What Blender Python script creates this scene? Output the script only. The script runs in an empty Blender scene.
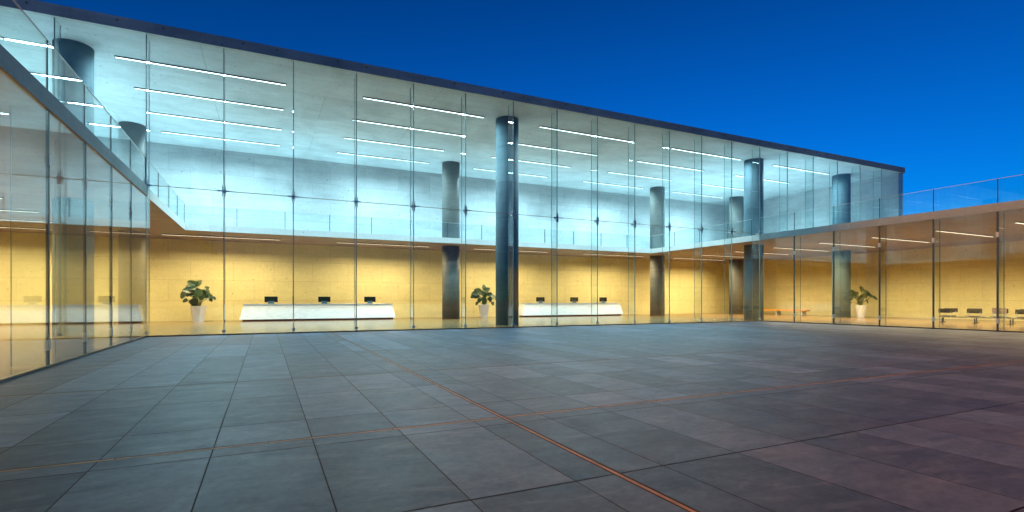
import bpy, bmesh, math, random
from mathutils import Vector, Matrix
R = math.radians
random.seed(7)
sc = bpy.context.scene
COL = sc.collection

# ------------------------------------------------------------------ camera
cd = bpy.data.cameras.new('camera')
cam = bpy.data.objects.new('camera', cd); COL.objects.link(cam)
cam.location = (0, 0, 1.5)
cam.rotation_euler = (R(90), 0, -0.44)
cd.sensor_width = 36.0
cd.lens = 511.06 / 1024 * 36.0
cd.shift_x = 0.00592
cd.shift_y = 0.04289
cd.clip_start = 0.05
cd.clip_end = 4000
sc.camera = cam

# ------------------------------------------------------------------ sky, dusk light, exposure
w = bpy.data.worlds.new('World'); sc.world = w; w.use_nodes = True
nt = w.node_tree; nt.nodes.clear()
sky = nt.nodes.new('ShaderNodeTexSky'); sky.sky_type = 'NISHITA'; sky.sun_disc = False
sky.sun_elevation = R(3.0); sky.sun_rotation = R(45); sky.altitude = 0
sky.air_density = 1.0; sky.dust_density = 0.0; sky.ozone_density = 4.0
tint = nt.nodes.new('ShaderNodeMix'); tint.data_type = 'RGBA'; tint.blend_type = 'MULTIPLY'
tint.inputs[0].default_value = 1.0
tint.inputs[7].default_value = (0.01, 0.95, 2.05, 1)
bg = nt.nodes.new('ShaderNodeBackground'); bg.inputs[1].default_value = 0.15
wo = nt.nodes.new('ShaderNodeOutputWorld')
wtc = nt.nodes.new('ShaderNodeTexCoord'); wsp = nt.nodes.new('ShaderNodeSeparateXYZ'); nt.links.new(wtc.outputs['Generated'], wsp.inputs[0])
mr = nt.nodes.new('ShaderNodeMapRange'); nt.links.new(wsp.outputs[2], mr.inputs[0])
for i_, v_ in ((1, 0.0), (2, 0.52), (3, 1.22), (4, 0.54)): mr.inputs[i_].default_value = v_
dusk = nt.nodes.new('ShaderNodeVectorMath'); dusk.operation = 'SCALE'
nt.links.new(sky.outputs[0], dusk.inputs[0]); nt.links.new(mr.outputs[0], dusk.inputs['Scale'])
nt.links.new(dusk.outputs[0], tint.inputs[6]); nt.links.new(tint.outputs[2], bg.inputs[0]); nt.links.new(bg.outputs[0], wo.inputs[0])
sl = bpy.data.lights.new('afterglow', 'SUN'); sl.energy = 5.0; sl.angle = R(22); sl.color = (1.0, 0.40, 0.12)
so = bpy.data.objects.new('afterglow', sl); COL.objects.link(so)
so.rotation_euler = (R(50), 0, R(-135)); so.location = (0, 0, 30)

sc.view_settings.view_transform = 'Standard'; sc.view_settings.look = 'None'
sc.view_settings.exposure = 0.0; sc.view_settings.gamma = 1.0
sc.view_settings.use_curve_mapping = False
sc.render.engine = 'CYCLES'
cy = sc.cycles
cy.use_denoising = True
cy.max_bounces = 10; cy.diffuse_bounces = 5; cy.glossy_bounces = 5; cy.transparent_max_bounces = 48
cy.sample_clamp_indirect = 6.0; cy.use_light_tree = True
cy.caustics_reflective = False; cy.caustics_refractive = False

# ------------------------------------------------------------------ node helpers
def mat(name):
    m = bpy.data.materials.new(name); m.use_nodes = True
    t = m.node_tree; b = t.nodes['Principled BSDF']
    return m, t, b
def N(t, kind, **kw):
    n = t.nodes.new(kind)
    for k, v in kw.items(): setattr(n, k, v)
    return n
def plain(name, col, rough=0.5, metal=0.0, spec=0.5):
    m, t, b = mat(name)
    b.inputs['Base Color'].default_value = (*col, 1); b.inputs['Roughness'].default_value = rough
    b.inputs['Metallic'].default_value = metal; b.inputs['Specular IOR Level'].default_value = spec
    return m
def emit(name, col, s):
    m, t, b = mat(name)
    b.inputs['Base Color'].default_value = (*col, 1)
    b.inputs['Emission Color'].default_value = (*col, 1); b.inputs['Emission Strength'].default_value = s
    return m
def mixc(t, fac, a, b_, blend='MIX'):
    n = N(t, 'ShaderNodeMix', data_type='RGBA', blend_type=blend)
    for i, v in ((0, fac), (6, a), (7, b_)):
        if isinstance(v, (int, float)): n.inputs[i].default_value = v
        elif isinstance(v, tuple): n.inputs[i].default_value = (*v, 1) if len(v) == 3 else v
        else: t.links.new(v, n.inputs[i])
    return n.outputs[2]
def mth(t, op, a, b_=0.0):
    n = N(t, 'ShaderNodeMath', operation=op)
    for i, v in ((0, a), (1, b_)):
        if isinstance(v, (int, float)): n.inputs[i].default_value = v
        else: t.links.new(v, n.inputs[i])
    return n.outputs[0]
def ramp(t, src, stops):
    n = N(t, 'ShaderNodeValToRGB'); t.links.new(src, n.inputs[0])
    e = n.color_ramp.elements
    e[0].position, e[1].position = stops[0][0], stops[-1][0]
    e[0].color = (*[stops[0][1]] * 3, 1); e[1].color = (*[stops[-1][1]] * 3, 1)
    for p, v in stops[1:-1]:
        q = e.new(p); q.color = (v, v, v, 1)
    return n.outputs[0]
def noise(t, vec, scale, detail=6, rough=0.55, dist=0.0):
    n = N(t, 'ShaderNodeTexNoise'); n.inputs['Scale'].default_value = scale
    n.inputs['Detail'].default_value = detail; n.inputs['Roughness'].default_value = rough
    n.inputs['Distortion'].default_value = dist
    t.links.new(vec, n.inputs['Vector']); return n.outputs[0]
def stretch(t, vec, s):
    n = N(t, 'ShaderNodeMapping'); n.inputs['Scale'].default_value = s
    t.links.new(vec, n.inputs[0]); return n.outputs[0]

def slab_mat(name, col, rough, panel=(2.4, 1.2), plane='wall', joint=0.75, var=0.25, spec=0.4, bumps=0.15, tone=0.12):
    """cast concrete / stone with panel joints, soft clouds, streaks and pinholes"""
    m, t, b = mat(name)
    tc = N(t, 'ShaderNodeTexCoord').outputs['Object']
    sp = N(t, 'ShaderNodeSeparateXYZ'); t.links.new(tc, sp.inputs[0])
    cb = N(t, 'ShaderNodeCombineXYZ')
    if plane == 'wall':
        t.links.new(mth(t, 'ADD', sp.outputs[0], sp.outputs[1]), cb.inputs[0]); t.links.new(sp.outputs[2], cb.inputs[1])
    else:
        t.links.new(sp.outputs[0], cb.inputs[0]); t.links.new(sp.outputs[1], cb.inputs[1])
    br = N(t, 'ShaderNodeTexBrick'); br.offset = 0.5
    t.links.new(cb.outputs[0], br.inputs['Vector'])
    br.inputs['Scale'].default_value = 1; br.inputs['Brick Width'].default_value = panel[0]
    br.inputs['Row Height'].default_value = panel[1]; br.inputs['Mortar Size'].default_value = 0.012
    br.inputs['Mortar Smooth'].default_value = 0.2; br.inputs['Bias'].default_value = 0
    br.inputs['Color1'].default_value = (1 - tone, 1 - tone, 1 - tone, 1); br.inputs['Color2'].default_value = (1, 1, 1, 1)
    br.inputs['Mortar'].default_value = (joint, joint, joint, 1)
    big = ramp(t, noise(t, tc, 0.35, 5, 0.6, 0.6), [(0.3, 1 - var), (0.7, 1.0)])
    st = ramp(t, noise(t, stretch(t, tc, (0.5, 0.5, 3.0) if plane == 'wall' else (0.5, 2.2, 1)), 0.9, 6, 0.65), [(0.3, 1 - var * 0.6), (0.7, 1.0)])
    fine = ramp(t, noise(t, tc, 7, 8, 0.8), [(0.3, 0.84), (0.7, 1.02)])
    vo = N(t, 'ShaderNodeTexVoronoi'); vo.inputs['Scale'].default_value = 1.7; t.links.new(tc, vo.inputs['Vector'])
    pin = ramp(t, vo.outputs['Distance'], [(0.05, 0.45), (0.09, 1.0)])
    c = mixc(t, 1.0, (*col,), br.outputs['Color'], 'MULTIPLY')
    for x in (big, st, fine, pin): c = mixc(t, 1.0, c, x, 'MULTIPLY')
    t.links.new(c, b.inputs['Base Color'])
    b.inputs['Roughness'].default_value = rough; b.inputs['Specular IOR Level'].default_value = spec
    bp = N(t, 'ShaderNodeBump'); bp.inputs['Strength'].default_value = bumps; bp.inputs['Distance'].default_value = 0.015
    t.links.new(mth(t, 'MULTIPLY', br.outputs['Fac'], -1.0), bp.inputs['Height']); t.links.new(bp.outputs[0], b.inputs['Normal'])
    return m

def glass_mat(name, tintc, ior, bump=0.012):
    m = bpy.data.materials.new(name); m.use_nodes = True
    t = m.node_tree; t.nodes.clear()
    geo = N(t, 'ShaderNodeNewGeometry')
    # same reflectance from either side of the thin sheet
    i = mth(t, 'ADD', mth(t, 'MULTIPLY', geo.outputs['Backfacing'], 1.0 / ior - ior), ior)
    fr = N(t, 'ShaderNodeFresnel'); t.links.new(i, fr.inputs['IOR'])
    tr = N(t, 'ShaderNodeBsdfTransparent'); tr.inputs[0].default_value = (*tintc, 1)
    gl = N(t, 'ShaderNodeBsdfGlossy'); gl.inputs['Color'].default_value = (1, 1, 1, 1); gl.inputs['Roughness'].default_value = 0.015
    tc = N(t, 'ShaderNodeTexCoord').outputs['Object']
    bp = N(t, 'ShaderNodeBump'); bp.inputs['Strength'].default_value = bump; bp.inputs['Distance'].default_value = 0.05
    t.links.new(noise(t, tc, 0.5, 1, 0.4), bp.inputs['Height']); t.links.new(bp.outputs[0], gl.inputs['Normal'])
    mx = N(t, 'ShaderNodeMixShader')
    t.links.new(fr.outputs[0], mx.inputs[0]); t.links.new(tr.outputs[0], mx.inputs[1]); t.links.new(gl.outputs[0], mx.inputs[2])
    o = N(t, 'ShaderNodeOutputMaterial'); t.links.new(mx.outputs[0], o.inputs[0])
    return m

M = {}
M['glass'] = glass_mat('clear_glass', (0.98, 0.99, 0.99), 1.42)
M['wingglass'] = glass_mat('wing_glass', (0.97, 0.985, 0.985), 1.6)
M['fin'] = glass_mat('fin_glass', (0.94, 0.98, 0.98), 1.5)
M['rail'] = glass_mat('balustrade_glass', (0.95, 0.985, 0.98), 1.5)
M['edge'] = plain('fin_edge_seal', (0.03, 0.06, 0.07), 0.4)
M['seal'] = plain('silicone_joint', (0.17, 0.26, 0.28), 0.4)
M['concrete_wall'] = slab_mat('fair_faced_concrete_wall', (0.60, 0.65, 0.67), 0.75, (2.66, 1.5), 'wall', 0.72, 0.26)
M['ceiling'] = slab_mat('fair_faced_concrete_ceiling', (0.80, 0.92, 0.96), 0.7, (10.65, 3.6), 'flat', 0.6, 0.28, tone=0.05)
M['yellow'] = slab_mat('yellow_stone_wall', (0.90, 0.80, 0.38), 0.6, (2.66, 1.45), 'wall', 0.7, 0.16, tone=0.06)
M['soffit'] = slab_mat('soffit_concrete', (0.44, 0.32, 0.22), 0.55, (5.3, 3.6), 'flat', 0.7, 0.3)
M['edgeband'] = slab_mat('slab_edge_concrete', (0.30, 0.40, 0.44), 0.7, (2.72, 5.0), 'wall', 0.8, 0.25)
M['roofedge'] = slab_mat('roof_edge_concrete', (0.36, 0.56, 0.60), 0.7, (2.72, 5.0), 'wall', 0.8, 0.35)
M['terrace'] = slab_mat('terrace_paving', (0.42, 0.43, 0.43), 0.6, (0.9, 0.9), 'flat', 0.6, 0.2)
M['upperfloor'] = slab_mat('pale_stone_floor', (0.74, 0.75, 0.74), 0.4, (0.9, 0.9), 'flat', 0.7, 0.1)
M['lobby'] = slab_mat('polished_tan_stone', (0.27, 0.17, 0.07), 0.20, (1.38, 1.38), 'flat', 0.75, 0.25, spec=0.6, bumps=0.03)
M['column'] = slab_mat('cool_lit_polished_column', (0.15, 0.235, 0.27), 0.6, (9.0, 2.1), 'wall', 0.45, 0.3, spec=0.12)  # front columns: blue of the cool hall light put into the colour
M['rearcolumn'] = slab_mat('grey_polished_column', (0.19, 0.20, 0.185), 0.5, (9.0, 2.1), 'wall', 0.45, 0.3, spec=0.15)  # same column stone at the rear, kept neutral for the warm lamps
M['steel'] = plain('brushed_steel', (0.40, 0.48, 0.50), 0.4, 0.2)
M['darksteel'] = plain('dark_steel', (0.035, 0.04, 0.045), 0.35, 0.6)
M['brass'] = plain('bronze_channel', (0.22, 0.14, 0.07), 0.4, 0.8)
M['hole'] = plain('tie_hole', (0.10, 0.14, 0.16), 0.9)
M['black'] = plain('black_leather', (0.012, 0.012, 0.013), 0.42)
M['taupe'] = plain('taupe_leather', (0.30, 0.22, 0.20), 0.55)
M['screen'] = plain('black_plastic', (0.004, 0.004, 0.005), 0.6, 0, 0.1)
M['bluestand'] = plain('blue_grey_plastic', (0.02, 0.09, 0.16), 0.35)
M['orange'] = plain('orange_lacquered_wood', (0.80, 0.34, 0.03), 0.4)
M['plinth'] = plain('dark_red_plinth', (0.09, 0.02, 0.012), 0.4)
M['soil'] = plain('soil', (0.03, 0.02, 0.012), 0.95)
M['stem'] = plain('plant_stem', (0.07, 0.12, 0.03), 0.5)
M['cool'] = emit('cool_white_diffuser', (0.76, 0.98, 1.0), 3.2)
M['warm'] = emit('warm_white_diffuser', (1.0, 0.86, 0.60), 2.2)

def leaf_mat():
    m, t, b = mat('leaf_green')
    tc = N(t, 'ShaderNodeTexCoord').outputs['Object']
    n = noise(t, tc, 5, 4, 0.6)
    t.links.new(mixc(t, n, (0.010, 0.026, 0.008), (0.055, 0.085, 0.018)), b.inputs['Base Color'])
    b.inputs['Roughness'].default_value = 0.35
    return m
M['leaf'] = leaf_mat()

def marble():
    m, t, b = mat('white_marble')
    tc = N(t, 'ShaderNodeTexCoord').outputs['Object']
    n1 = noise(t, stretch(t, tc, (0.5, 1, 1.6)), 0.9, 8, 0.6, 2.2)
    v = ramp(t, n1, [(0.44, 0.0), (0.5, 1.0), (0.56, 0.0)])
    c = mixc(t, mth(t, 'MULTIPLY', v, 0.25), (0.72, 0.80, 0.84), (0.30, 0.40, 0.44))
    t.links.new(c, b.inputs['Base Color']); b.inputs['Roughness'].default_value = 0.25
    return m
M['marble'] = marble()
def potmat():
    m, t, b = mat('white_glazed_pot')
    tc = N(t, 'ShaderNodeTexCoord').outputs['Object']
    t.links.new(mixc(t, noise(t, tc, 3, 3), (0.62, 0.64, 0.64), (0.78, 0.78, 0.76)), b.inputs['Base Color']); b.inputs['Roughness'].default_value = 0.4
    return m
M['pot'] = potmat()

def paving():
    m, t, b = mat('slate_paving')
    tc = N(t, 'ShaderNodeTexCoord').outputs['Object']
    at = N(t, 'ShaderNodeAttribute', attribute_name='tone')
    sp = N(t, 'ShaderNodeSeparateColor'); t.links.new(at.outputs['Color'], sp.inputs[0])
    # each stone shows its own piece of the pattern
    off = N(t, 'ShaderNodeVectorMath', operation='MULTIPLY_ADD')
    t.links.new(at.outputs['Color'], off.inputs[0]); off.inputs[1].default_value = (37, 53, 71); t.links.new(tc, off.inputs[2])
    vec = off.outputs[0]
    cl = noise(t, stretch(t, vec, (0.6, 1.5, 1)), 1.9, 10, 0.68, 0.8)
    fine = noise(t, vec, 13, 8, 0.8)
    dark = ramp(t, cl, [(0.30, 0.05), (0.5, 0.5), (0.70, 0.95)])
    base = mixc(t, dark, (0.040, 0.063, 0.108), (0.098, 0.134, 0.196))
    base = mixc(t, 1.0, base, ramp(t, fine, [(0.32, 0.68), (0.68, 1.2)]), 'MULTIPLY')
    tone = ramp(t, sp.outputs[0], [(0.0, 0.66), (1.0, 1.32)])
    base = mixc(t, 1.0, base, tone, 'MULTIPLY')
    base = mixc(t, mth(t, 'MULTIPLY', sp.outputs[1], 0.35), base, mixc(t, 1.0, base, (1.35, 0.95, 0.85), 'MULTIPLY'))
    # pale dust streaks
    sm = ramp(t, noise(t, stretch(t, tc, (0.8, 2.6, 1)), 0.8, 8, 0.7, 2.0), [(0.54, 0.0), (0.68, 0.5)])
    base = mixc(t, sm, base, (0.14, 0.16, 0.20))
    t.links.new(base, b.inputs['Base Color'])
    rg = ramp(t, noise(t, vec, 2.2, 6, 0.65, 0.6), [(0.3, 0.44), (0.7, 0.54)])
    t.links.new(rg, b.inputs['Roughness']); b.inputs['Specular IOR Level'].default_value = 0.2; b.inputs['Specular Tint'].default_value = (0.70, 0.86, 1.0, 1)
    bp = N(t, 'ShaderNodeBump'); bp.inputs['Strength'].default_value = 0.2; bp.inputs['Distance'].default_value = 0.004
    t.links.new(noise(t, vec, 16, 8, 0.7), bp.inputs['Height']); t.links.new(bp.outputs[0], b.inputs['Normal'])
    return m
M['paving'] = paving()
def rust():
    m, t, b = mat('rust_orange_joint_strip')
    tc = N(t, 'ShaderNodeTexCoord').outputs['Object']
    t.links.new(mixc(t, ramp(t, noise(t, tc, 3, 6, 0.7), [(0.3, 0), (0.7, 1)]), (0.12, 0.06, 0.035), (0.34, 0.18, 0.08)), b.inputs['Base Color'])
    b.inputs['Roughness'].default_value = 0.6
    return m
M['rust'] = rust()
M['joint'] = plain('dark_joint_bed', (0.022, 0.013, 0.009), 0.9)
M['dullstrip'] = plain('dull_brown_joint_strip', (0.10, 0.05, 0.035), 0.7)
def groundm():
    m, t, b = mat('dry_ground')
    tc = N(t, 'ShaderNodeTexCoord').outputs['Object']
    t.links.new(mixc(t, noise(t, tc, 0.05, 8), (0.05, 0.06, 0.045), (0.10, 0.10, 0.08)), b.inputs['Base Color'])
    b.inputs['Roughness'].default_value = 0.95
    return m
M['ground'] = groundm()

# ------------------------------------------------------------------ mesh helpers (world coordinates; parts are stored relative to their thing)
class MB:
    def __init__(s): s.bm = bmesh.new(); s.mi = 0
    def box(s, x0, x1, y0, y1, z0, z1, mi=0, bev=0.0):
        r = bmesh.ops.create_cube(s.bm, size=1.0)
        for v in r['verts']:
            v.co = Vector(((x0 + x1) / 2 + v.co.x * (x1 - x0), (y0 + y1) / 2 + v.co.y * (y1 - y0), (z0 + z1) / 2 + v.co.z * (z1 - z0)))
        fs = {f for v in r['verts'] for f in v.link_faces}
        for f in fs: f.material_index = mi
        if bev:
            es = list({e for v in r['verts'] for e in v.link_edges})
            bmesh.ops.bevel(s.bm, geom=es, offset=bev, segments=2, affect='EDGES', profile=0.5)
        return s
    def cyl(s, x, y, z0, z1, r, seg=32, r2=None, mi=0, axis='Z', smooth=True):
        q = bmesh.ops.create_cone(s.bm, cap_ends=True, segments=seg, radius1=r, radius2=r if r2 is None else r2, depth=z1 - z0)
        for v in q['verts']:
            c = v.co.copy()
            c.z += (z1 - z0) / 2
            if axis == 'Z': v.co = Vector((x + c.x, y + c.y, z0 + c.z))
            elif axis == 'Y': v.co = Vector((x[0] + c.x, z0 + c.z, x[1] + c.y))
            elif axis == 'X': v.co = Vector((z0 + c.z, x[0] + c.x, x[1] + c.y))
        for f in {f for v in q['verts'] for f in v.link_faces}:
            f.material_index = mi
            if len(f.verts) == 4: f.smooth = smooth
        return s
    def quad(s, pts, mi=0):
        f = s.bm.faces.new([s.bm.verts.new(p) for p in pts]); f.material_index = mi; return f
    def build(s, name, mats, parent=None, origin=None):
        me = bpy.data.meshes.new(name)
        o0 = Vector(origin) if origin is not None else (Vector(parent['_o']) if parent is not None else Vector((0, 0, 0)))
        for v in s.bm.verts: v.co -= o0
        s.bm.normal_update(); s.bm.to_mesh(me); s.bm.free()
        for m in (mats if isinstance(mats, (list, tuple)) else [mats]): me.materials.append(m)
        o = bpy.data.objects.new(name, me); COL.objects.link(o)
        if parent is not None: o.parent = parent
        else: o.location = o0
        o['_o'] = list(o0)
        return o
def thing(name, label, cat, loc=(0, 0, 0), group=None):
    o = bpy.data.objects.new(name, None); COL.objects.link(o); o.location = loc; o['_o'] = list(loc)
    o['label'] = label; o['category'] = cat
    if group: o['group'] = group
    o.empty_display_size = 0.3
    return o
def copytree(root, dloc, label=None):
    r = root.copy(); COL.objects.link(r); r.location = Vector(root.location) + Vector(dloc)
    if label: r['label'] = label
    def rec(src, dst):
        for ch in src.children:
            c = ch.copy(); COL.objects.link(c); c.parent = dst; rec(ch, c)
    rec(root, r); return r

# ------------------------------------------------------------------ plan (metres): X along the long facade, Y into the picture
XL, XR = -4.358, 31.45           # glass line of the two wings
YF, YM, YB = 24.9, 36.0, 41.8    # facade, mezzanine edge, back wall
XW, XE = -21.4, 48.85            # outer ends
YS = -14.0                       # wings' front ends
ZC, ZR = 12.242, 12.69           # ceiling, roof top
Z0, Z1 = 5.70, 6.10              # slab soffit, slab top
MOD = [XL + 2.7545 * k for k in range(14)]
MODR = [XR + 2.895 * k for k in range(1, 7)]
MODL = [XL - 2.9 * k for k in range(1, 6)]
SIDE = [YF - 2.578 * k for k in range(0, 15)]

# ------------------------------------------------------------------ setting
g = MB(); g.quad([(-1500, -1500, -0.10), (1500, -1500, -0.10), (1500, 1500, -0.10), (-1500, 1500, -0.10)])
gr = g.build('ground', M['ground']); gr['kind'] = 'structure'

# courtyard: stones laid in rows over a dark bed, with rust coloured expansion strips
xs = [0.459 + 0.933 * k for k in range(-60, 80)]
x0c, x1c = XL + 0.02, XR - 0.02
rows = [-14, -12.1, -10.2, -8.4, -6.5, -4.7, -2.9, -1.9, 0.0, 1.75, 3.58, 5.60, 5.90, 5.96, 6.87, 8.70, 10.515, 10.575, 15.4, 19.25, 22.9, YF - 0.06]
strips = {(5.90, 5.96), (10.515, 10.575)}
XS0, XS1 = 2.715, 2.78
p = MB(); lay = p.bm.loops.layers.color.new('tone')
JG = 0.0055; JY = 0.0085
for y0, y1 in zip(rows[:-1], rows[1:]):
    if (y0, y1) in strips: continue
    cuts = sorted([x for x in xs if x0c < x < x1c and not (XS0 - 0.2 < x < XS1 + 0.2)] + [x0c, x1c])
    cuts = [c for c in cuts if c < XS0] + [XS0, XS1] + [c for c in cuts if c > XS1]
    shift = 0.0
    k = 0
    for xa, xb in zip(cuts[:-1], cuts[1:]):
        if xa == XS0: continue
        if xb - xa < 0.03: continue
        f = p.quad([(xa + JG, y0 + JY, 0), (xb - JG, y0 + JY, 0), (xb - JG, y1 - JY, 0), (xa + JG, y1 - JY, 0)])
        c = (random.random(), random.random(), random.random(), 1)
        for l in f.loops: l[lay] = c
p.quad([(x0c, YS, -0.006), (x1c, YS, -0.006), (x1c, YF - 0.05, -0.006), (x0c, YF - 0.05, -0.006)], 1)
e = 0.014
p.quad([(XS0 + e, YS, -0.001), (XS1 - e, YS, -0.001), (XS1 - e, YF - 0.06, -0.001), (XS0 + e, YF - 0.06, -0.001)], 2)
for a, b_ in strips:
    for xa, xb in ((x0c, XS0), (XS1, x1c)):
        p.quad([(xa, a + 0.004, -0.001), (xb, a + 0.004, -0.001), (xb, b_ - 0.004, -0.001), (xa, b_ - 0.004, -0.001)], 2 if a < 8 else 4)
# small studs along the strips
for yy in (5.93,):
    x = -3.9
    while x < XR - 1:
        p.box(x - 0.008, x + 0.008, yy - 0.008, yy + 0.008, -0.001, 0.003, 3); x += 1.31
pv = p.build('courtyard_paving', [M['paving'], M['joint'], M['rust'], M['hole'], M['dullstrip']]); pv['kind'] = 'structure'

f = MB()
f.box(XW, XL + 0.02, YS, YF - 0.05, -0.09, 0.012); f.box(XR - 0.02, XE, YS, YF - 0.05, -0.09, 0.012); f.box(XW, XE, YF - 0.05, YB + 0.2, -0.09, 0.012)
fl = f.build('lobby_floor', M['lobby']); fl['kind'] = 'structure'
g = MB()   # plain apron of paving in front of and around the wings
g.quad([(-60, -60, -0.03), (90, -60, -0.03), (90, YS, -0.03), (-60, YS, -0.03)])
ap = g.build('forecourt', M['terrace']); ap['kind'] = 'structure'

# ------------------------------------------------------------------ the two-storey block
B = thing('glass_building', 'long two storey hall with full height glass front, concrete roof and lit upper floor', 'building', (13.5, YF, 0))
m = MB(); m.box(XW - 0.2, XE + 0.12, YF - 0.16, YB + 0.5, ZC, ZR, 0)
for fc in m.bm.faces:
    if fc.normal.z < -0.5: fc.material_index = 1
x = XW + 1.1; k = 0
while x < XE:
    m.cyl((x + 0.15 * math.sin(k * 5.1), ZC + 0.29), None, YF - 0.175, YF - 0.12, 0.042, 12, mi=2, axis='Y'); x += 2.7545 / (1 + (k % 2)); k += 1
m.bm.normal_update()
m.build('roof_slab', [M['roofedge'], M['ceiling'], M['hole']], B)
m = MB(); m.box(XW, XE, YB, YB + 0.3, Z1, ZC); m.build('upper_wall', M['concrete_wall'], B)
m = MB(); m.box(XW, XE, YB, YB + 0.3, 0.012, Z0); m.build('lower_wall', M['yellow'], B)
for (xa, xb) in ((XW, XW + 0.3), (XE - 0.3, XE)):
    m = MB(); m.box(xa, xb, YF + 0.1, YB, Z1, ZC); m.build('end_wall', M['concrete_wall'], B)
    m = MB(); m.box(xa, xb, YF - 0.05, YB, 0.012, Z0); m.build('end_wall', M['yellow'], B)
# mezzanine slab: a U round the void
m = MB()
def slab_u(m):
    m.box(XW, XL, YF - 0.0, YB, Z0, Z1, 0); m.box(XR, XE, YF - 0.0, YB, Z0, Z1, 0)
    m.box(XL, XR, YM, YB, Z0, Z1, 0)
    m.bm.normal_update()
    for fc in m.bm.faces:
        if fc.normal.z < -0.5: fc.material_index = 1
        if fc.normal.z > 0.5: fc.material_index = 2
slab_u(m)
M['mezzedge'] = slab_mat('mezzanine_edge_plaster', (0.66, 0.70, 0.70), 0.6, (5.5, 5.0), 'wall', 0.85, 0.1)
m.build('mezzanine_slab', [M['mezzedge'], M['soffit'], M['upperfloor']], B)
# columns
def column(x, y, za, zb, parent, r=0.685):
    mt = 'column' if y < 30 else 'rearcolumn'  # one stone: front copy has the cool light tinted in, rear copy not
    m = MB(); m.cyl(x, y, za, zb, r, 48); m.build('column', M[mt], parent)
for x, y in ((-7.35, 27.4), (34.05, 27.5), (45.0, 27.6), (-17.9, 27.4), (-7.4, 38.2), (13.2, 38.2), (34.05, 38.2), (44.7, 38.2), (-17.9, 38.2)):
    column(x, y, 0.012, Z0, B); column(x, y, Z1, ZC, B)
column(13.05, 27.55, 0.012, ZC, B)

# glazing: sheets between vertical glass fins, held by patch fittings
G = 0.012
def pane_x(xa, xb, za, zb, parent, y=YF):
    m = MB(); m.box(xa + G, xb - G, y - 0.012, y + 0.012, za, zb); return m.build('glass_panel', M['glass'], parent)
def pane_y(ya, yb, za, zb, parent, x, mt='glass'):
    m = MB(); m.box(x - 0.012, x + 0.012, ya + G, yb - G, za, zb); return m.build('glass_panel', M[mt], parent)
FD = 0.62
def fin_x(x, za, zb, parent, y=YF, patches=(), dark=False):
    m = MB(); m.box(x - 0.014, x + 0.014, y + 0.035, y + FD, za, zb, 0)
    m.box(x - 0.015, x + 0.015, y - 0.016, y + 0.034, za, zb, 1)      # silicone joint against the sheets
    m.box(x - 0.015, x + 0.015, y + FD + 0.001, y + FD + 0.012, za, zb, 1)
    o = m.build('glass_fin', [M['fin'], M['seal']], parent)
    for z in patches:
        q = MB()
        for s in (-1, 1):
            xx = x + s * 0.055
            q.box(xx - 0.017, xx + 0.017, y - 0.03, y + 0.032, z - 0.24, z + 0.24, 0, 0.006)
        q.box(x - 0.26, x + 0.26, y - 0.026, y - 0.014, z - 0.03, z + 0.03, 0)
        q.box(x - 0.035, x + 0.035, y + 0.034, y + 0.30, z - 0.07, z + 0.07, 0, 0.006)
        c = q.build('patch_fitting', M['steel'], o)
    for z in (za + 0.12,):
        q = MB(); q.box(x - 0.07, x + 0.07, y - 0.03, y + 0.05, z - 0.06, z + 0.06, 0, 0.006); q.build('patch_fitting', M['steel'], o)
    return o
ZS = 6.15
for a, b_ in zip(MOD[:-1], MOD[1:]):
    pane_x(a, b_, 0.06, ZS - 0.012, B); pane_x(a, b_, ZS + 0.012, ZC, B)
for lst in ([XR] + MODR, MODL[::-1] + [XL]):
    for a, b_ in zip(lst[:-1], lst[1:]): pane_x(a, b_, Z1 + 0.02, ZC, B)
for x in MOD: fin_x(x, 0.05, ZC, B, patches=(ZS,))
for x in MODL + MODR[:-1]: fin_x(x, Z1 + 0.01, ZC, B, patches=())
m = MB(); m.box(XE - 0.005, XE + 0.06, YF - 0.03, YF + 0.08, Z1, ZC); m.build('corner_post', M['roofedge'], B)
m = MB(); m.box(XL, XR, YF - 0.014, YF + 0.014, ZS - 0.011, ZS + 0.011); m.build('transom', M['brass'], B)
m = MB(); m.box(XL, XR, YF - 0.05, YF + 0.05, 0.0, 0.055); m.build('base_channel', M['brass'], B)

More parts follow.
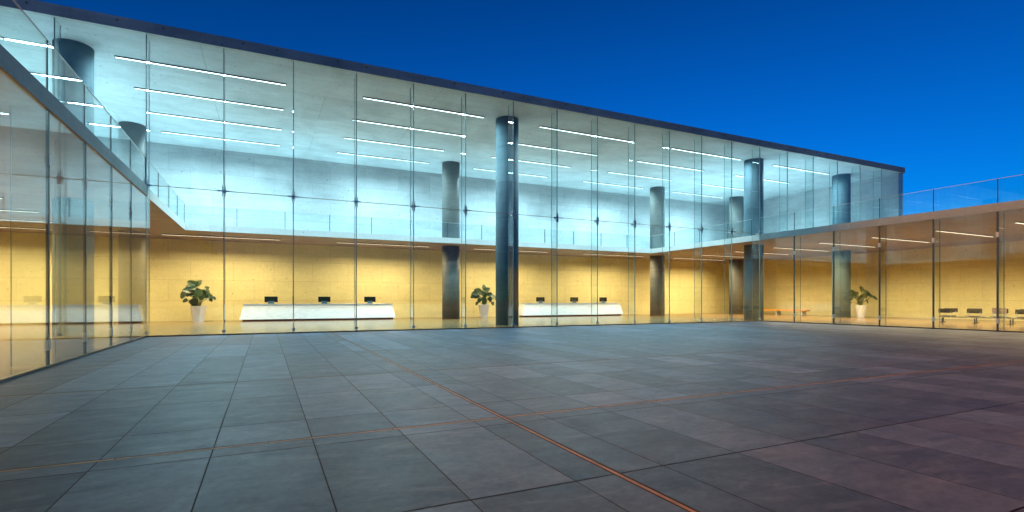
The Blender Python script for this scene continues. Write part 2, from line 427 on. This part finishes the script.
# ------------------------------------------------------------------ single-storey wings
def wing(label, side):
    xg, xo, s = (XL, XW, -1) if side < 0 else (XR, XE, 1)
    W = thing('building_wing', label, 'building wing', (xg, YS, 0), 'single storey wings beside the courtyard')
    m = MB(); xa, xb = min(xg - 0.05 * s, xo), max(xg - 0.05 * s, xo)
    m.box(xa, xb, YS, YF - 0.001, Z0, Z1, 0); m.bm.normal_update()
    for fc in m.bm.faces:
        if fc.normal.z < -0.5: fc.material_index = 1
        if fc.normal.z > 0.5: fc.material_index = 2
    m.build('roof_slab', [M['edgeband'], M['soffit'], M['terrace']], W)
    xa, xb = (xo, xo + 0.3) if s < 0 else (xo - 0.3, xo)
    m = MB(); m.box(xa, xb, YS, YF - 0.051, 0.012, Z0); m.build('outer_wall', M['yellow'], W)
    m = MB(); m.box(min(xg, xo), max(xg, xo), YS - 0.3, YS - 0.001, 0.0, Z0); m.build('end_wall', M['yellow'], W)
    for ya, yb in zip(SIDE[1:], SIDE[:-1]): pane_y(ya, yb, 0.06, Z0 - 0.004, W, xg, 'wingglass')
    for y in SIDE[1:]:
        m = MB()
        fa, fb = sorted((xg + s * 0.035, xg + s * FD))
        m.box(fa, fb, y - 0.014, y + 0.014, 0.05, Z0 - 0.002, 0)
        a, b_ = sorted((xg - s * 0.016, xg + s * 0.034)); m.box(a, b_, y - 0.036, y + 0.036, 0.05, Z0 - 0.002, 1)
        a, b_ = sorted((xg + s * (FD + 0.001), xg + s * (FD + 0.012))); m.box(a, b_, y - 0.015, y + 0.015, 0.05, Z0 - 0.002, 1)
        o = m.build('glass_fin', [M['fin'], M['edge']], W)
        for z in (0.5, 4.6):
            q = MB(); a, b_ = sorted((xg - s * 0.03, xg + s * 0.05)); q.box(a, b_, y - 0.06, y + 0.06, z - 0.12, z + 0.12, 0, 0.006)
            q.build('patch_fitting', M['steel'], o)
    m = MB(); m.box(xg - 0.05, xg + 0.05, YS, YF - 0.06, 0.0, 0.055); m.build('base_channel', M['darksteel'], W)
    for y in (6.3, -6.0): column(-17.9 if s < 0 else 45.0, y, 0.012, Z0, W)
    return W
wing('single storey glazed wing with sloping roof line at the left of the courtyard', -1)
wing('single storey glazed wing with yellow lounge at the right of the courtyard', 1)

# ------------------------------------------------------------------ glass balustrades
def balustrade_y(label, x, ys, s):
    T = thing('glass_balustrade', label, 'balustrade', (x, YS, Z1), 'glass balustrades')
    for ya, yb in zip(ys[1:], ys[:-1]):
        m = MB(); m.box(x - 0.009, x + 0.009, ya + 0.008, yb - 0.008, Z1 + 0.004, Z1 + 1.15); m.build('glass_panel', M['rail'], T)
    for y in ys:
        m = MB(); m.box(x - 0.016, x + 0.016, y - 0.014, y + 0.014, Z1 + 0.002, Z1 + 1.15); m.build('post', M['darksteel'], T)
    m = MB(); m.box(x - 0.014, x + 0.014, min(ys), max(ys), Z1 + 1.152, Z1 + 1.168); m.build('top_edge', M['steel'], T)
SB = [YF + 2.775 * k for k in range(5)][::-1]
balustrade_y('glass balustrade along the terrace above the left wing', XL - 0.02, SIDE, -1)
balustrade_y('glass balustrade along the terrace above the right wing', XR + 0.02, SIDE, 1)
balustrade_y('glass balustrade inside the hall on the left side of the void', XL - 0.03, SB[:-1] + [YF + 0.7], -1)
balustrade_y('glass balustrade inside the hall on the right side of the void', XR + 0.03, SB[:-1] + [YF + 0.7], 1)
T = thing('glass_balustrade', 'glass balustrade along the rear mezzanine edge above the reception desks', 'balustrade', (13.5, YM, Z1), 'glass balustrades')
for a, b_ in zip(MOD[:-1], MOD[1:]):
    m = MB(); m.box(a + 0.01, b_ - 0.01, YM + 0.02, YM + 0.038, Z1 + 0.004, Z1 + 1.1); m.build('glass_panel', M['rail'], T)
for a in MOD[1:-1]:
    m = MB(); m.box(a - 0.018, a + 0.018, YM + 0.01, YM + 0.045, Z1 + 0.002, Z1 + 1.1); m.build('post', M['darksteel'], T)
m = MB(); m.box(MOD[0], MOD[-1], YM + 0.015, YM + 0.043, Z1 + 1.102, Z1 + 1.116); m.build('top_edge', M['steel'], T)

# ------------------------------------------------------------------ linear ceiling lights
BAYX = [-16.65, -6.0, 4.67, 15.32, 25.95, 36.5]
BAYN = ['far left bay', 'bay of the left desk', 'bay before the tall column', 'bay of the right desk', 'bay right of that desk', 'far right bay']
ROWY = [27.7, 31.38, 35.1, 38.8]
ROWN = ['front row', 'second row', 'third row', 'rear row']
def light(name, z, matk, label, group):
    T = thing(name, label, 'ceiling light', (0, 0, z), group)
    m = MB()
    m.box(0, 6.95, -0.085, 0.085, z - 0.05, z - 0.002, 0)
    m.build('housing', M['darksteel'], T, origin=(0, 0, z))
    m = MB(); m.quad([(0.03, -0.055, z - 0.053), (0.03, 0.055, z - 0.053), (6.92, 0.055, z - 0.053), (6.92, -0.055, z - 0.053)])
    m.build('diffuser', M[matk], T, origin=(0, 0, z))
    ld = bpy.data.lights.new('lamp', 'AREA'); ld.shape = 'RECTANGLE'; ld.size = 6.85; ld.size_y = 0.11
    ld.color, ld.energy = ((0.54, 0.90, 1.0), 720) if matk == 'cool' else ((1.0, 0.79, 0.45), 680)
    ld.spread = R(154)                       # low-glare optic: the light goes down, not sideways
    lo_ = bpy.data.objects.new('lamp', ld); COL.objects.link(lo_); lo_.parent = T; lo_.location = (3.475, 0, -0.06)
    return T
up = None
for r, y in enumerate(ROWY):
    for k, x in enumerate(BAYX):
        lb = f'cool white strip light on high ceiling, {ROWN[r]}, {BAYN[k]}'
        if up is None: up = light('ceiling_light', ZC, 'cool', lb, 'linear lights on the high ceiling'); up.location = (x, y, ZC)
        else:
            c = copytree(up, (0, 0, 0), lb); c.location = (x, y, ZC)
lo = None
def low(x, y, lb, grp):
    global lo
    if lo is None: lo = light('ceiling_light', Z0, 'warm', lb, grp); lo.location = (x, y, Z0); return
    c = copytree(lo, (0, 0, 0), lb); c.location = (x, y, Z0); c['group'] = grp
GB = 'warm linear lights under the mezzanine'
for k, x in enumerate(BAYX): low(x, 38.75, f'warm strip light under the mezzanine, {BAYN[k]}', GB)
WR = [35.1, 31.38, 27.7, 24.0, 20.4, 16.8, 13.2, 9.5, 5.9, 2.3, -1.3, -5.0, -8.6, -12.2]
ORD = ['second', 'third', 'fourth', 'fifth', 'sixth', 'seventh', 'eighth', 'ninth', 'tenth', 'eleventh', 'twelfth', 'thirteenth', 'fourteenth', 'fifteenth']
for i, y in enumerate(WR):
    low(BAYX[0], y, f'warm linear light on the soffit of the left wing, {ORD[i]} from the back wall', 'warm linear lights in the left wing')
    low(BAYX[5], y, f'warm linear light on the soffit of the right wing, {ORD[i]} from the back wall', 'warm linear lights in the right wing')

# ------------------------------------------------------------------ reception desks and monitors
def desk(x0, label):
    T = thing('reception_desk', label, 'reception desk', (x0, 39.4, 0.012), 'marble reception desks')
    L = 10.75
    m = MB(); z0, z1 = 0.14, 1.18
    ya, yb, yt = 39.32, 40.5, 39.5
    v = [(x0, ya, z0), (x0 + L, ya, z0), (x0 + L, yb, z0), (x0, yb, z0),
         (x0 + 0.28, yt, z1), (x0 + L - 0.28, yt, z1), (x0 + L - 0.28, yb, z1), (x0 + 0.28, yb, z1)]
    V = [m.bm.verts.new(q) for q in v]
    for idx in ((3, 2, 1, 0), (4, 5, 6, 7), (0, 1, 5, 4), (1, 2, 6, 5), (2, 3, 7, 6), (3, 0, 4, 7)): m.bm.faces.new([V[i] for i in idx])
    bmesh.ops.bevel(m.bm, geom=list(m.bm.edges), offset=0.012, segments=2, affect='EDGES')
    m.build('counter_body', M['marble'], T)
    m = MB(); m.box(x0 + 0.24, x0 + L - 0.24, yt - 0.04, yb - 0.02, z1 + 0.001, z1 + 0.035, 0, 0.006); m.build('countertop', M['marble'], T)
    m = MB(); m.box(x0 + 0.2, x0 + L - 0.2, ya + 0.1, yb - 0.1, 0.013, z0 - 0.001); m.build('plinth', M['plinth'], T)
    return T
desk(-1.62, 'long white marble reception desk with sloping ends, left of the tall front column')
desk(20.15, 'long white marble reception desk with sloping ends, right of the tall front column')
def monitor(x, label):
    T = thing('computer_monitor', label, 'monitor', (x, 39.95, 1.215), 'monitors on the reception desks')
    z = 1.215
    m = MB(); m.box(x - 0.43, x + 0.43, 39.92, 39.955, z + 0.13, z + 0.53, 0, 0.01); m.build('screen', M['screen'], T)
    m = MB(); m.box(x - 0.19, x + 0.19, 39.885, 39.918, z + 0.03, z + 0.20, 0, 0.01); m.box(x - 0.24, x + 0.24, 39.86, 40.10, z, z + 0.028, 0, 0.008); m.build('stand', M['bluestand'], T)
for x, l in ((0.37, 'black monitor at the left end of the left marble desk'), (3.95, 'black monitor in the middle of the left marble desk'), (7.26, 'black monitor at the right end of the left marble desk'),
             (22.2, 'black monitor at the left end of the right marble desk'), (25.75, 'black monitor in the middle of the right marble desk'), (29.0, 'black monitor at the right end of the right marble desk')):
    monitor(x, l)

# ------------------------------------------------------------------ potted plants
def leaf(bm, base, tip, width, up, split=True, droop=0.12):
    """a broad lobed leaf with notched margins, folded along its midrib"""
    b, t = Vector(base), Vector(tip); d = t - b; L = d.length; d.normalize()
    side = d.cross(Vector(up)); side.normalize(); n = side.cross(d)
    prof = [(0.0, 0.12), (0.04, 0.55), (0.14, 0.88), (0.22, 0.70), (0.30, 1.0), (0.40, 0.72), (0.48, 0.96), (0.58, 0.62), (0.66, 0.80), (0.76, 0.46), (0.84, 0.52), (0.93, 0.22), (1.0, 0.02)]
    mid, lf, rt = [], [], []
    for s, wd in prof:
        c = b + d * (s * L) - n * (droop * L * s * s)
        mid.append(bm.verts.new(c))
        for lst, sg in ((lf, -1), (rt, 1)):
            lst.append(bm.verts.new(c + side * (sg * wd * width / 2) + n * (0.16 * wd * width / 2) - d * (0.08 * L * (1 - s)) * (1 if wd > 0.3 else 0)))
    for i in range(len(prof) - 1):
        bm.faces.new((mid[i], mid[i + 1], rt[i + 1], rt[i])); bm.faces.new((lf[i], lf[i + 1], mid[i + 1], mid[i]))
def tube(bm, pts, r0, r1, seg=7):
    rings = []
    for i, pnt in enumerate(pts):
        pnt = Vector(pnt)
        d = (Vector(pts[min(i + 1, len(pts) - 1)]) - Vector(pts[max(i - 1, 0)])).normalized()
        a = d.cross(Vector((0.3, 1, 0.1))).normalized(); c = d.cross(a)
        r = r0 + (r1 - r0) * i / (len(pts) - 1)
        rings.append([bm.verts.new(pnt + a * (r * math.cos(2 * math.pi * k / seg)) + c * (r * math.sin(2 * math.pi * k / seg))) for k in range(seg)])
    for A, Bq in zip(rings[:-1], rings[1:]):
        for k in range(seg): bm.faces.new((A[k], A[(k + 1) % seg], Bq[(k + 1) % seg], Bq[k])).smooth = True
def plant(x, y, label, leaves, rt, rb, h, twist, rot):
    T = thing('potted_plant', label, 'potted plant', (x, y, 0.012), 'potted plants on the lobby floor')
    ca, sa = math.cos(rot), math.sin(rot)
    def P(u, v, z): return (x + u * ca - v * sa, y + u * sa + v * ca, 0.012 + z)
    m = MB(); seg = 10; rings = []
    for j in range(9):
        s = j / 8; r = rb + (rt - rb) * s
        rings.append([m.bm.verts.new(P(r * math.cos(2 * math.pi * k / seg + twist * s), r * math.sin(2 * math.pi * k / seg + twist * s), h * s)) for k in range(seg)])
    r = rt - 0.05
    for zz in (h, h - 0.1):
        rings.append([m.bm.verts.new(P(r * math.cos(2 * math.pi * k / seg + twist), r * math.sin(2 * math.pi * k / seg + twist), zz)) for k in range(seg)])
    for A, Bq in zip(rings[:-1], rings[1:]):
        for k in range(seg): m.bm.faces.new((A[k], A[(k + 1) % seg], Bq[(k + 1) % seg], Bq[k]))
    m.bm.faces.new(rings[0][::-1])
    m.build('pot', M['pot'], T)
    m = MB(); m.cyl(x, y, 0.012 + h - 0.16, 0.012 + h - 0.09, rt - 0.06, 20); m.build('soil', M['soil'], T)
    ms, ml = MB(), MB()
    rnd = random.Random(int(x * 10) + 99)
    for (u, z, wd, ang) in leaves:
        v = rnd.uniform(-0.45, 0.45)
        c = Vector((u, v, z))
        a = R(ang); L = wd * 1.12
        dr = Vector((math.cos(a), rnd.uniform(-0.5, 0.3), math.sin(a))).normalized()
        b0 = c - dr * L * 0.4; t0 = c + dr * L * 0.6
        pts = [(0.12 * math.copysign(min(abs(u), 0.6), u), v * 0.15, h - 0.12)]
        for s in (0.35, 0.7): pts.append((u * s * 0.55, v * s * 0.8, h - 0.12 + (b0.z - h + 0.12) * (s ** 0.75)))
        pts.append(tuple(b0))
        tube(ms.bm, [P(*q) for q in pts], 0.025, 0.012)
        upv = Vector((rnd.uniform(-0.3, 0.3), -1.0, rnd.uniform(0.2, 0.8)))
        leaf(ml.bm, P(*b0), P(*t0), wd * 1.1, upv, droop=rnd.uniform(0.05, 0.2))
        if wd > 0.4:      # a younger leaf behind, turned another way
            o2 = Vector((rnd.uniform(-0.14, 0.14), rnd.uniform(-0.2, 0.25), rnd.uniform(-0.2, 0.12)))
            d2 = Vector((dr.x + rnd.uniform(-0.7, 0.7), rnd.uniform(-0.8, 0.5), dr.z + rnd.uniform(-0.7, 0.7))).normalized()
            b1 = b0 + o2; tube(ms.bm, [P(*pts[1]), P(*((b0 + b1) / 2)), P(*b1)], 0.018, 0.01)
            leaf(ml.bm, P(*b1), P(*(b1 + d2 * wd * 0.8)), wd * 0.75, Vector((rnd.uniform(-0.6, 0.6), -1.0, rnd.uniform(-0.2, 1.0))), droop=0.15)
    ms.build('stems', M['stem'], T); o = ml.build('foliage', M['leaf'], T)
    md = o.modifiers.new('thickness', 'SOLIDIFY'); md.thickness = 0.006
    return T
A1 = [(-0.5, 2.42, .42, 200), (-0.28, 2.58, .5, 150), (-0.02, 2.60, .46, 40), (-0.72, 2.05, .46, 210), (-0.92, 1.86, .5, 235), (-0.5, 2.15, .55, 180), (-0.22, 2.08, .52, 160),
      (-0.35, 1.86, .42, 200), (-0.8, 1.45, .30, 215), (0.12, 1.92, .50, 60), (0.4, 1.98, .52, 20), (0.62, 1.74, .46, -30), (0.5, 2.3, .26, 150), (0.95, 1.6, .24, -45), (-0.2, 1.28, .52, 270), (-0.28, 1.4, .46, 190), (0.75, 1.5, .26, -60)]
plant(-4.10, 40.1, 'dark leafy potted plant in a white pot left of the left marble desk', A1, 0.50, 0.33, 1.08, 0.2, -0.1)
A2 = [(-0.75, 2.05, .5, 190), (-0.5, 2.25, .55, 160), (-0.25, 2.1, .52, 170), (-0.95, 1.8, .38, 215), (-0.6, 1.8, .45, 220), (0.0, 2.55, .42, 100), (0.25, 2.35, .45, 30), (0.1, 1.95, .5, 50), (0.4, 1.95, .52, 10),
      (0.75, 1.78, .5, -20), (1.05, 1.6, .3, -35), (0.5, 1.55, .42, -70), (0.72, 1.2, .32, -75), (-0.4, 1.45, .38, 240), (-0.62, 1.2, .28, 250), (0.0, 1.55, .45, 270), (0.1, 1.35, .4, 260)]
plant(16.85, 40.2, 'dark leafy potted plant in a tapered white pot left of the tall front column', A2, 0.50, 0.28, 1.10, 0.0, -0.35)
A3 = [(u * 1.0, z, wd, an) for u, z, wd, an in [(-0.85, 1.95, .48, 190), (-0.6, 2.15, .55, 160), (-0.3, 2.1, .5, 150), (-0.45, 1.85, .5, 200), (-0.95, 1.7, .34, 215), (-0.7, 1.6, .4, 235), (0.1, 2.4, .45, 110), (0.35, 2.2, .45, -20),
      (0.0, 1.75, .55, 60), (0.3, 1.9, .5, 20), (0.62, 1.85, .5, -10), (0.9, 1.65, .42, -25), (-0.1, 1.45, .48, 240), (-0.75, 1.2, .28, 235), (0.6, 1.35, .3, -55), (0.05, 1.3, .4, 260)]]
plant(45.75, 26.45, 'dark leafy potted plant in a twisted white pot inside the right wing', A3, 0.46, 0.27, 1.05, 1.2, -0.75)

# ------------------------------------------------------------------ waiting benches in the right wing
def bench_row(x, ys, facing, label, special=None):
    T = thing('waiting_bench', label, 'bench', (x, ys[0], 0.012), 'beam benches in the right wing')
    a, b_ = min(ys) - 0.55, max(ys) + 0.55
    m = MB(); m.box(x - 0.02, x + 0.02, a, b_, 0.36, 0.385, 0, 0.004); m.build('beam', M['darksteel'], T)
    for y in [a + 0.25 + (b_ - a - 0.5) * k / 4 for k in range(5)]:
        m = MB(); m.box(x - 0.025, x + 0.025, y - 0.025, y + 0.025, 0.03, 0.33); m.box(x - 0.30, x + 0.30, y - 0.03, y + 0.03, 0.012, 0.035); m.build('leg', M['darksteel'], T)
    for i, y in enumerate(ys):
        m = MB(); m.box(x - 0.26, x + 0.26, y - 0.33, y + 0.33, 0.43, 0.455, 0, 0.008)
        m.build('seat', M['black'], T)
        bx = x - facing * 0.28
        h0, h1, mm, wdt = (0.66, 0.94, 'black', 0.38) if i != special else (0.66, 1.02, 'taupe', 0.34)
        m = MB(); m.box(bx - 0.03, bx + 0.03, y - wdt, y + wdt, h0, h1, 0, 0.02); m.build('backrest', M[mm], T)
        m = MB()
        for s in (-0.3, 0.3): m.box(bx - 0.045, bx - 0.031, y + s - 0.012, y + s + 0.012, 0.36, h0 + 0.1)
        m.box(min(bx - 0.038, x), max(bx - 0.038, x), y - 0.29, y - 0.27, 0.36, 0.38); m.box(min(bx - 0.038, x), max(bx - 0.038, x), y + 0.27, y + 0.29, 0.36, 0.38)
        m.build('frame', M['steel'], T)
bench_row(40.3, [17.9, 16.4, 15.2, 14.1, 12.9, 11.7], 1, 'row of black waiting seats on a steel beam nearest the glass in the right wing', special=2)
bench_row(42.0, [18.6, 17.3, 16.0, 14.7, 13.4, 12.0], -1, 'row of black waiting seats behind the nearer row in the right wing')
# long orange wall bench
T = thing('wooden_bench', 'long orange topped bench by the end wall behind the right columns', 'bench', (47.3, 34, 0.012))
m = MB(); m.box(46.9, 47.7, 32.2, 38.6, 0.40, 0.56, 0, 0.015); m.build('seat', M['orange'], T)
for y in (32.6, 35.3, 38.1):
    m = MB(); m.box(46.98, 47.62, y - 0.04, y + 0.04, 0.012, 0.40); m.build('leg', M['pot'], T)

for o in bpy.data.objects:
    if '_o' in o: del o['_o']
